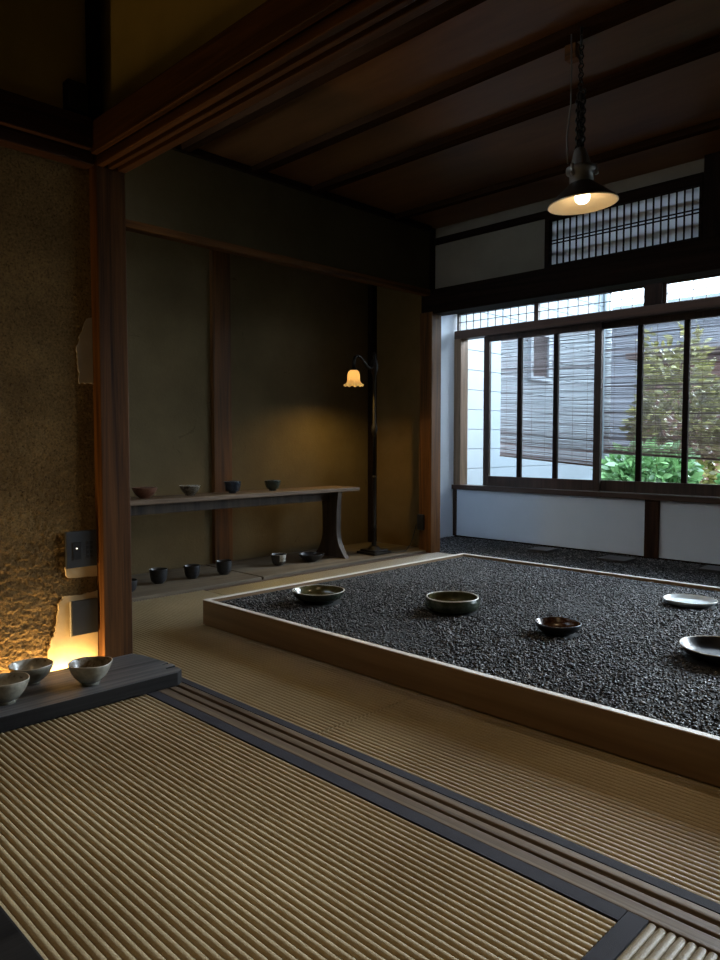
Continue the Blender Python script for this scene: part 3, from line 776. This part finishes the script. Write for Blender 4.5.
# ------------------------------------------------------------------ pendant lamp
PL = (-1.296, 2.400, 0)
pend = empty('pendant_lamp', (PL[0], PL[1], 2.2), 'enamel pendant lamp hanging on a chain from the ceiling batten', 'pendant lamp')
def ap(mb, name, m, parent=pend):
    o = mb.build(name, m); o.parent = parent; return o
ZT = 1.80 - 2.2      # top of housing relative to the empty
b = B(); b.torus((0, 0, -.035), .017, .004, (1, .6, 0)); b.tube([(0, 0, .012), (0, 0, -.02)], .005, 8)
ap(b, 'eye_hook', M['blackmetal'])
b = B(); z = -.058; i = 0
while z > -.20:
    b.torus((0, 0, z), .0085, .0028, (1, 0, 0) if i % 2 else (0, 1, 0), 14, 6); z -= .0155; i += 1
while z > ZT - .0:
    b.torus((.006, 0, z), .012, .0042, (1, 0, 0) if i % 2 else (0, 1, 0), 14, 6); b.torus((-.006, .004, z - .007), .012, .0042, (0, 1, 0) if i % 2 else (1, 0, 0), 14, 6); z -= .016; i += 1
ap(b, 'chain', M['blackmetal'])
ap(B().tube([(-.028, -.02, -.01), (-.026, -.018, -.12), (-.026, -.02, -.25), (-.036, -.026, -.36), (-.034, -.022, ZT - .05)], .0026, 8), 'cord', M['greymetal'])
tilt = empty('x', (0, 0, 0), '', '')
bpy.data.objects.remove(tilt)
TIL = Matrix.Translation((0, 0, ZT)) @ Matrix.Rotation(math.radians(-4), 4, Vector((-.70, .71, 0))) 
def apt(mb, name, m):
    o = mb.build(name, m, pend); o.matrix_local = TIL; return o
b = B(); b.lathe([(.0005, .004), (.014, .0), (.020, -.006), (.034, -.050), (.036, -.058), (.036, -.064)], 28)
b.lathe([(.036, -.060), (.050, -.066), (.052, -.074), (.050, -.084), (.040, -.088), (.041, -.115), (.038, -.122)], 32)
apt(b, 'housing', M['greymetal'])
steel = mat('bright_steel', (.4, .38, .35), .3, .9, .1)
for a in (.4, .4 + PI * 2 / 3, .4 + PI * 4 / 3):
    b = B()
    b.tube([(.05 * math.cos(a), .05 * math.sin(a), -.062), (.05 * math.cos(a), .05 * math.sin(a), -.10)], .006, 8)
    b.tube([(.046 * math.cos(a), .046 * math.sin(a), -.095), (.058 * math.cos(a), .058 * math.sin(a), -.095)], .005, 8)
    apt(b, 'bolt', steel)
so = [(.036, -.118), (.043, -.123), (.070, -.146), (.098, -.170), (.117, -.187), (.1195, -.191)]
si = [(r - .0025, z - .003) for r, z in so]
apt(B().lathe(so, 56), 'lamp_shade', M['shadeout'])
apt(B().lathe([so[-1], (.1205, -.194), (.1185, -.1955)] + si[::-1] + [(.0005, -.123)], 56), 'shade_lining', M['shadein'])
M['pbulb'] = emit('warm_frosted_bulb', (1.0, .80, .50), 8)
bl = B().lathe([(.013, -.122), (.015, -.138), (.023, -.152), (.027, -.167), (.024, -.181), (.015, -.190), (.0005, -.194)], 28)
apt(bl, 'bulb', M['pbulb'])
o = B().box(-1.395, -1.350, 2.460, 2.505, 2.155, 2.2075, .003).build('wood_block', M['redx'])
tag(o, 'small wooden block under the ceiling batten beside the lamp hook', 'wood block')

# ------------------------------------------------------------------ outdoors
M['siding'] = mat('white_siding', (.118, .142, .16), .7, 0, .04, 3)
M['sidingdk'] = mat('siding_joint', (.09, .106, .12), .8, 0, .04)
struct('ground', B().box(-14, 12, 4.95, 26, -.6, -.5), mat('garden_soil', (.10, .085, .06), .95, 0, .3), 'garden ground outside the window', 'ground')
HX = -4.55
house = empty('neighbour_house', (HX, 7, -.5), 'pale neighbouring house wall with horizontal siding outside the window', 'house')
b = B(); z = -.12; HP = .205
while z < 4.6:
    b.box(HX - .12, HX, 4.98, 9.2, z, z + HP - .005, .002); z += HP
o = b.build('siding', M['siding']); under(house, o)
under(house, B().box(HX - .3, HX - .02, 4.98, 9.2, -.5, 4.6).build('wall_core', M['sidingdk']))
under(house, B().box(HX - .12, HX + .012, 4.98, 9.2, -.5, .30).build('foundation', M['siding']))
under(house, B().tube([(HX + .05, 9.15, -.5), (HX + .05, 9.15, 4.6)], .05, 12).build('downpipe', mat('pale_pipe', (.22, .25, .27), .5, 0, .05)))
wf = B(); wy0, wy1, wz0, wz1 = 7.36, 7.70, 1.53, 2.0
wf.box(HX, HX + .04, wy0 - .05, wy0, wz0 - .05, wz1 + .05); wf.box(HX, HX + .04, wy1, wy1 + .07, wz0 - .05, wz1 + .05); wf.box(HX, HX + .04, wy0, wy1, wz0 - .05, wz0); wf.box(HX, HX + .04, wy0, wy1, wz1, wz1 + .05)
o = wf.build('window', mat('pale_window_frame', (.19, .22, .25), .5, 0, .05)); under(house, o)
o2 = B().box(HX + .002, HX + .012, wy0, wy1, wz0, wz1).build('pane', mat('dark_window_pane', (.03, .022, .02), .15, 0, .3, 4)); o2.parent = o

# far brown house
fb = empty('brown_house', (-2.5, 14, -.5), 'reddish brown house behind the shrubs', 'house')
M['brick'] = mat('reddish_wall', (.07, .03, .02), .9, 0, .2, 6)
under(fb, B().box(-5.75, 3.0, 13, 15, -.5, 2.25).build('wall', M['brick']))
rf = B().prism([(-5.9, 12.7, 2.25), (-5.9, 15.3, 2.25), (-5.9, 15.3, 2.40), (-5.9, 12.7, 2.35)], (9.1, 0, 0)).build('roof', mat('slate_roof', (.05, .03, .025), .8, 0, .2, 8)); under(fb, rf)

pb = empty('pale_house', (-6, 18, -.5), 'pale grey blue house far beyond the shrubs', 'house')
under(pb, B().box(-11, 2, 17, 20, -.5, 3.9).build('wall', mat('grey_blue_wall', (.085, .095, .115), .8, 0, .06, 1)))
under(pb, B().box(-11.3, 2.3, 16.8, 20.2, 3.9, 4.0).build('roof', M['sidingdk']))
def leafmat(name, c1, c2):
    m, nt, b = _nt(name)
    g = nt.nodes.new('ShaderNodeNewGeometry')
    r = _ramp(nt, [(0, c1), (1, c2)])
    nt.links.new(g.outputs['Random Per Island'], r.inputs['Fac']); nt.links.new(r.outputs['Color'], b.inputs['Base Color'])
    b.inputs['Roughness'].default_value = .4
    out = nt.nodes['Material Output']
    t = nt.nodes.new('ShaderNodeBsdfTranslucent'); nt.links.new(r.outputs['Color'], t.inputs['Color'])
    mx = nt.nodes.new('ShaderNodeMixShader'); mx.inputs[0].default_value = .3
    nt.links.new(b.outputs[0], mx.inputs[1]); nt.links.new(t.outputs[0], mx.inputs[2]); nt.links.new(mx.outputs[0], out.inputs['Surface'])
    return m
M['leafg'] = leafmat('glossy_green_leaf', (.035, .10, .025), (.20, .36, .14))
M['leafy'] = leafmat('yellow_green_leaf', (.08, .085, .02), (.27, .25, .08))
M['stem'] = mat('bark', (.06, .04, .025), .9)
def shrub(label, cx, cy, rx, ry, z0, z1, n, ls, lm, seed):
    rg = np.random.default_rng(seed)
    root = empty('garden_shrub', (cx, cy, -.5), label, 'shrub', 'shrubs outside the window')
    u = rg.normal(size=(n, 3)); u /= np.linalg.norm(u, axis=1, keepdims=True)
    rad = rg.uniform(.35, 1.0, (n, 1)) ** .5
    bump = 1 + .18 * np.sin(u[:, :1] * 7 + seed) * np.sin(u[:, 1:2] * 6 + 1) + .1 * np.sin(u[:, 2:3] * 9)
    P_ = u * rad * bump * np.array([1.35, 1.35, (z1 - z0) / 2])
    P_[:, :2] = np.tanh(P_[:, :2] * .9) * np.array([rx / .80, ry / .80]) * .80
    P_ = P_ + np.array([cx, cy, (z0 + z1) / 2])
    d = u + rg.normal(size=(n, 3)) * .7; d[:, 2] *= .6; d /= np.linalg.norm(d, axis=1, keepdims=True)
    nn = np.cross(d, rg.normal(size=(n, 3))); nn /= np.linalg.norm(nn, axis=1, keepdims=True)
    s = np.cross(d, nn); L = rg.uniform(.7, 1.3, (n, 1)) * ls; W = L * .24
    V = np.stack([P_, P_ + d * L * .35 + s * W + nn * L * .03, P_ + d * L * .72 + s * W * .75, P_ + d * L - nn * L * .08, P_ + d * L * .72 - s * W * .75, P_ + d * L * .35 - s * W + nn * L * .03], 1).reshape(-1, 3)
    F = np.arange(n * 6).reshape(n, 6)
    o = npmesh('foliage', V, F, lm); under(root, o)
    b = B()
    for k_ in range(5):
        a = rg.uniform(0, 6.28); b.tube([(cx + .05 * math.cos(a), cy + .05 * math.sin(a), -.5), (cx + rx * .3 * math.cos(a), cy + ry * .3 * math.sin(a), (z0 + z1) / 2), (cx + rx * .55 * math.cos(a), cy + ry * .55 * math.sin(a), z1 - .3 * (z1 - z0))], [.025, .015, .006], 6)
    under(root, b.build('stems', M['stem']))
    return root
shrub('broad leaved green shrub by the downpipe below the blind', -2.86, 6.7, .47, .42, -.35, .70, 3000, .11, M['leafg'], 3)
shrub('broad leaved green shrub below the middle of the blind', -1.82, 6.7, .47, .42, -.35, .68, 3000, .11, M['leafg'], 5)
shrub('low green shrub outside the last sashes', -.78, 6.7, .47, .42, -.35, .68, 1500, .12, M['leafg'], 9)
shrub('tall yellow green shrub seen through the blind behind the sash post', -3.30, 8.4, .52, .5, -.3, 1.90, 3200, .10, M['leafy'], 13)
shrub('tall yellow green shrub seen through the blind at the picture edge', -2.05, 8.4, .52, .5, -.3, 2.15, 3200, .10, M['leafy'], 15)
shrub('large yellow green bush beyond the frame', -.8, 8.4, .52, .5, -.3, 2.0, 1600, .11, M['leafy'], 17)

# reed blinds
def reedmat():
    m, nt, b = _nt('split_reed')
    g = nt.nodes.new('ShaderNodeNewGeometry')
    r = _ramp(nt, [(0, (.10, .08, .08)), (.5, (.20, .17, .175)), (1, (.32, .28, .29))])
    nt.links.new(g.outputs['Random Per Island'], r.inputs['Fac']); nt.links.new(r.outputs['Color'], b.inputs['Base Color'])
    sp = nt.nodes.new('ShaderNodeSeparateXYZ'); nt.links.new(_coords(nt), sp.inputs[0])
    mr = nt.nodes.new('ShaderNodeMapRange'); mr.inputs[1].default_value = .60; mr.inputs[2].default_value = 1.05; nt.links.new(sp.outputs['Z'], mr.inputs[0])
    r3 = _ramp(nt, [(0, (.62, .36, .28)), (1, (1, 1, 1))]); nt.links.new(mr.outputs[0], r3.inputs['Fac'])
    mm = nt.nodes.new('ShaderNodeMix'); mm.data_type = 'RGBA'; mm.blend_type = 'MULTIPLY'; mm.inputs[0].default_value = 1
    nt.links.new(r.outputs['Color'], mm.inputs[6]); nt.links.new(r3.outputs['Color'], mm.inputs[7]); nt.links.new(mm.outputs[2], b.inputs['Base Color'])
    b.inputs['Roughness'].default_value = .7
    out = nt.nodes['Material Output']
    t = nt.nodes.new('ShaderNodeBsdfTranslucent'); nt.links.new(mm.outputs[2], t.inputs['Color'])
    mx = nt.nodes.new('ShaderNodeMixShader'); mx.inputs[0].default_value = .45
    nt.links.new(b.outputs[0], mx.inputs[1]); nt.links.new(t.outputs[0], mx.inputs[2]); nt.links.new(mx.outputs[0], out.inputs['Surface'])
    return m
M['reed'] = reedmat()
def blind(label, x0, x1, y, zb0, zb1, zt, seed):
    rg = random.Random(seed)
    root = empty('reed_blind', ((x0 + x1) / 2, y, zt), label, 'blind', 'reed blinds outside the window')
    b = B(); z = 0.012; H = zt - min(zb0, zb1)
    nx = 9
    while z < H:
        low = max(0, 1 - z / .30)
        th = rg.uniform(.0042, .0056) * (1 + .45 * low * rg.random())
        if rg.random() < .06: th *= 1.5
        ph = rg.uniform(0, 6); ph2 = rg.uniform(-.003, .003)
        vs = []
        for i in range(nx + 1):
            t_ = i / nx; x = x0 + (x1 - x0) * t_ + rg.uniform(-.001, .001)
            zz = zb0 + (zb1 - zb0) * t_ * max(0, 1 - z / H) + (0 if True else 0) + z * (zt - zb0) / (zt - zb0) + .0012 * math.sin(ph + t_ * 7) + ph2 * (t_ - .5)
            vs += [(x, y, zz - th / 2), (x, y + .003, zz), (x, y, zz + th / 2), (x, y - .003, zz)]
        fs = []
        for i in range(nx):
            for j in range(4):
                fs.append((i * 4 + j, i * 4 + (j + 1) % 4, i * 4 + 4 + (j + 1) % 4, i * 4 + 4 + j))
        b.add(vs, fs)
        z += rg.uniform(.0068, .0082)
    o = b.build('reeds', M['reed']); under(root, o)
    c = B()
    for i in range(7):
        t_ = (i + .5) / 7; x = x0 + (x1 - x0) * t_
        c.tube([(x, y - .006, zb0 + (zb1 - zb0) * t_ + .005), (x, y - .006, zt)], .0011, 5)
    under(root, c.build('binding_threads', mat('brown_thread', (.10, .06, .04), .9)))
    r = B(); r.tube([(x0, y, zb0 + .004), (x1, y, zb1 + .004)], .007, 8); under(root, r.build('bottom_rod', M['sashx']))
    r = B(); r.tube([(x0, y, zt), (x1, y, zt)], .009, 8); under(root, r.build('top_rod', M['sashx']))
    return root
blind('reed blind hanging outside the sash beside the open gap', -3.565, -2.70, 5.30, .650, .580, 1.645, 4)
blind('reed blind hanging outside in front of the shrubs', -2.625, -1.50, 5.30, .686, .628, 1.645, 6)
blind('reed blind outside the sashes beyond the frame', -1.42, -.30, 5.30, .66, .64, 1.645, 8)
struct('trim_25', B().box(-3.7, XR, 4.9, 5.35, 2.05, 2.09), M['blackx'], 'eave board over the blinds outside', 'eave')

# ------------------------------------------------------------------ lights
w = bpy.data.worlds.new('World'); SC.world = w; w.use_nodes = True
nt = w.node_tree; bg = nt.nodes['Background']
tc = nt.nodes.new('ShaderNodeTexCoord'); sx = nt.nodes.new('ShaderNodeSeparateXYZ'); nt.links.new(tc.outputs['Generated'], sx.inputs[0])
r = _ramp(nt, [(0, (.42, .5, .56)), (.5, (.80, .91, 1.0)), (1, (.62, .80, 1.0))])
nt.links.new(sx.outputs['Z'], r.inputs['Fac']); nt.links.new(r.outputs['Color'], bg.inputs['Color'])
bg.inputs['Strength'].default_value = 16
def area(name, loc, target, size, size_y, power, color, portal=False, spread=PI):
    l = bpy.data.lights.new(name, 'AREA'); l.shape = 'RECTANGLE'; l.size = size; l.size_y = size_y; l.energy = power; l.color = color; l.spread = spread
    o = bpy.data.objects.new(name, l); COL.objects.link(o); o.location = loc
    d = Vector(target) - Vector(loc); o.rotation_euler = d.to_track_quat('-Z', 'Y').to_euler()
    if portal: l.cycles.is_portal = True
    return o
area('window_portal', (-1.03, 4.93, 1.13), (-1.03, 3, 1.13), 5.3, 1.5, 1, (1, 1, 1), True)
area('veranda_fill', (-2.2, 4.42, 2.28), (-2.2, 4.42, 0), 2.6, .5, 8, (.70, .84, 1.0)).rotation_euler = (0, 0, 0)  # unseen fill added to brighten the white panels and transom paper
area('near_room_fill', (-.2, -.1, 2.55), (-.5, .3, 0), .8, .8, 6, (1.0, .70, .38), spread=math.radians(130))  # unseen warm fill added for the near mats and lintel wall
l = area('strip_light', (-2.318, .50, .012), (-2.318, .50, 1), .018, 1.15, 10, (1.0, .65, .26)); l.rotation_euler = (PI, 0, 0)
sl = bpy.data.lights.new('sky_fill_sun', 'SUN'); sl.energy = 16; sl.angle = math.radians(36); sl.color = (.86, .93, 1.0)  # wide sun lamp added in place of bright overcast sky on the mats
so_ = bpy.data.objects.new('sky_fill_sun', sl); COL.objects.link(so_); so_.location = (1, 9, 6)
so_.rotation_euler = Vector((-.22, -1, -.43)).to_track_quat('-Z', 'Y').to_euler()
def point(name, loc, power, color, r_):
    l = bpy.data.lights.new(name, 'POINT'); l.energy = power; l.color = color; l.shadow_soft_size = r_
    o = bpy.data.objects.new(name, l); COL.objects.link(o); o.location = loc; return o
l = bpy.data.lights.new('floor_lamp_light', 'SPOT'); l.energy = 11; l.color = (1.0, .66, .16); l.spot_size = math.radians(158); l.spot_blend = .7; l.shadow_soft_size = .012
o = bpy.data.objects.new('floor_lamp_light', l); COL.objects.link(o); o.location = (FL[0], FL[1] + AY, FL[2] + 1.128)
l = bpy.data.lights.new('pendant_light', 'SPOT'); l.energy = 11; l.color = (1.0, .72, .40); l.spot_size = math.radians(150); l.spot_blend = .35; l.shadow_soft_size = .03
o = bpy.data.objects.new('pendant_light', l); COL.objects.link(o); o.location = (PL[0], PL[1], 1.80 - .202)

# ------------------------------------------------------------------ camera
cam = bpy.data.cameras.new('Camera'); co = bpy.data.objects.new('Camera', cam); COL.objects.link(co)
a_ = math.radians(45.2); p_ = math.atan(38 / 729)
fh = Vector((-math.cos(a_), math.sin(a_), 0)); rt = Vector((math.sin(a_), math.cos(a_), 0))
Fw = fh * math.cos(p_) - Vector((0, 0, 1)) * math.sin(p_); Up = rt.cross(Fw)
mw = Matrix((rt, Up, -Fw)).transposed().to_4x4(); mw.translation = (0, 0, .77)
co.matrix_world = mw
cam.sensor_fit = 'HORIZONTAL'; cam.sensor_width = 36; cam.lens = 36 * 729 / 720
cam.clip_start = .02
SC.camera = co
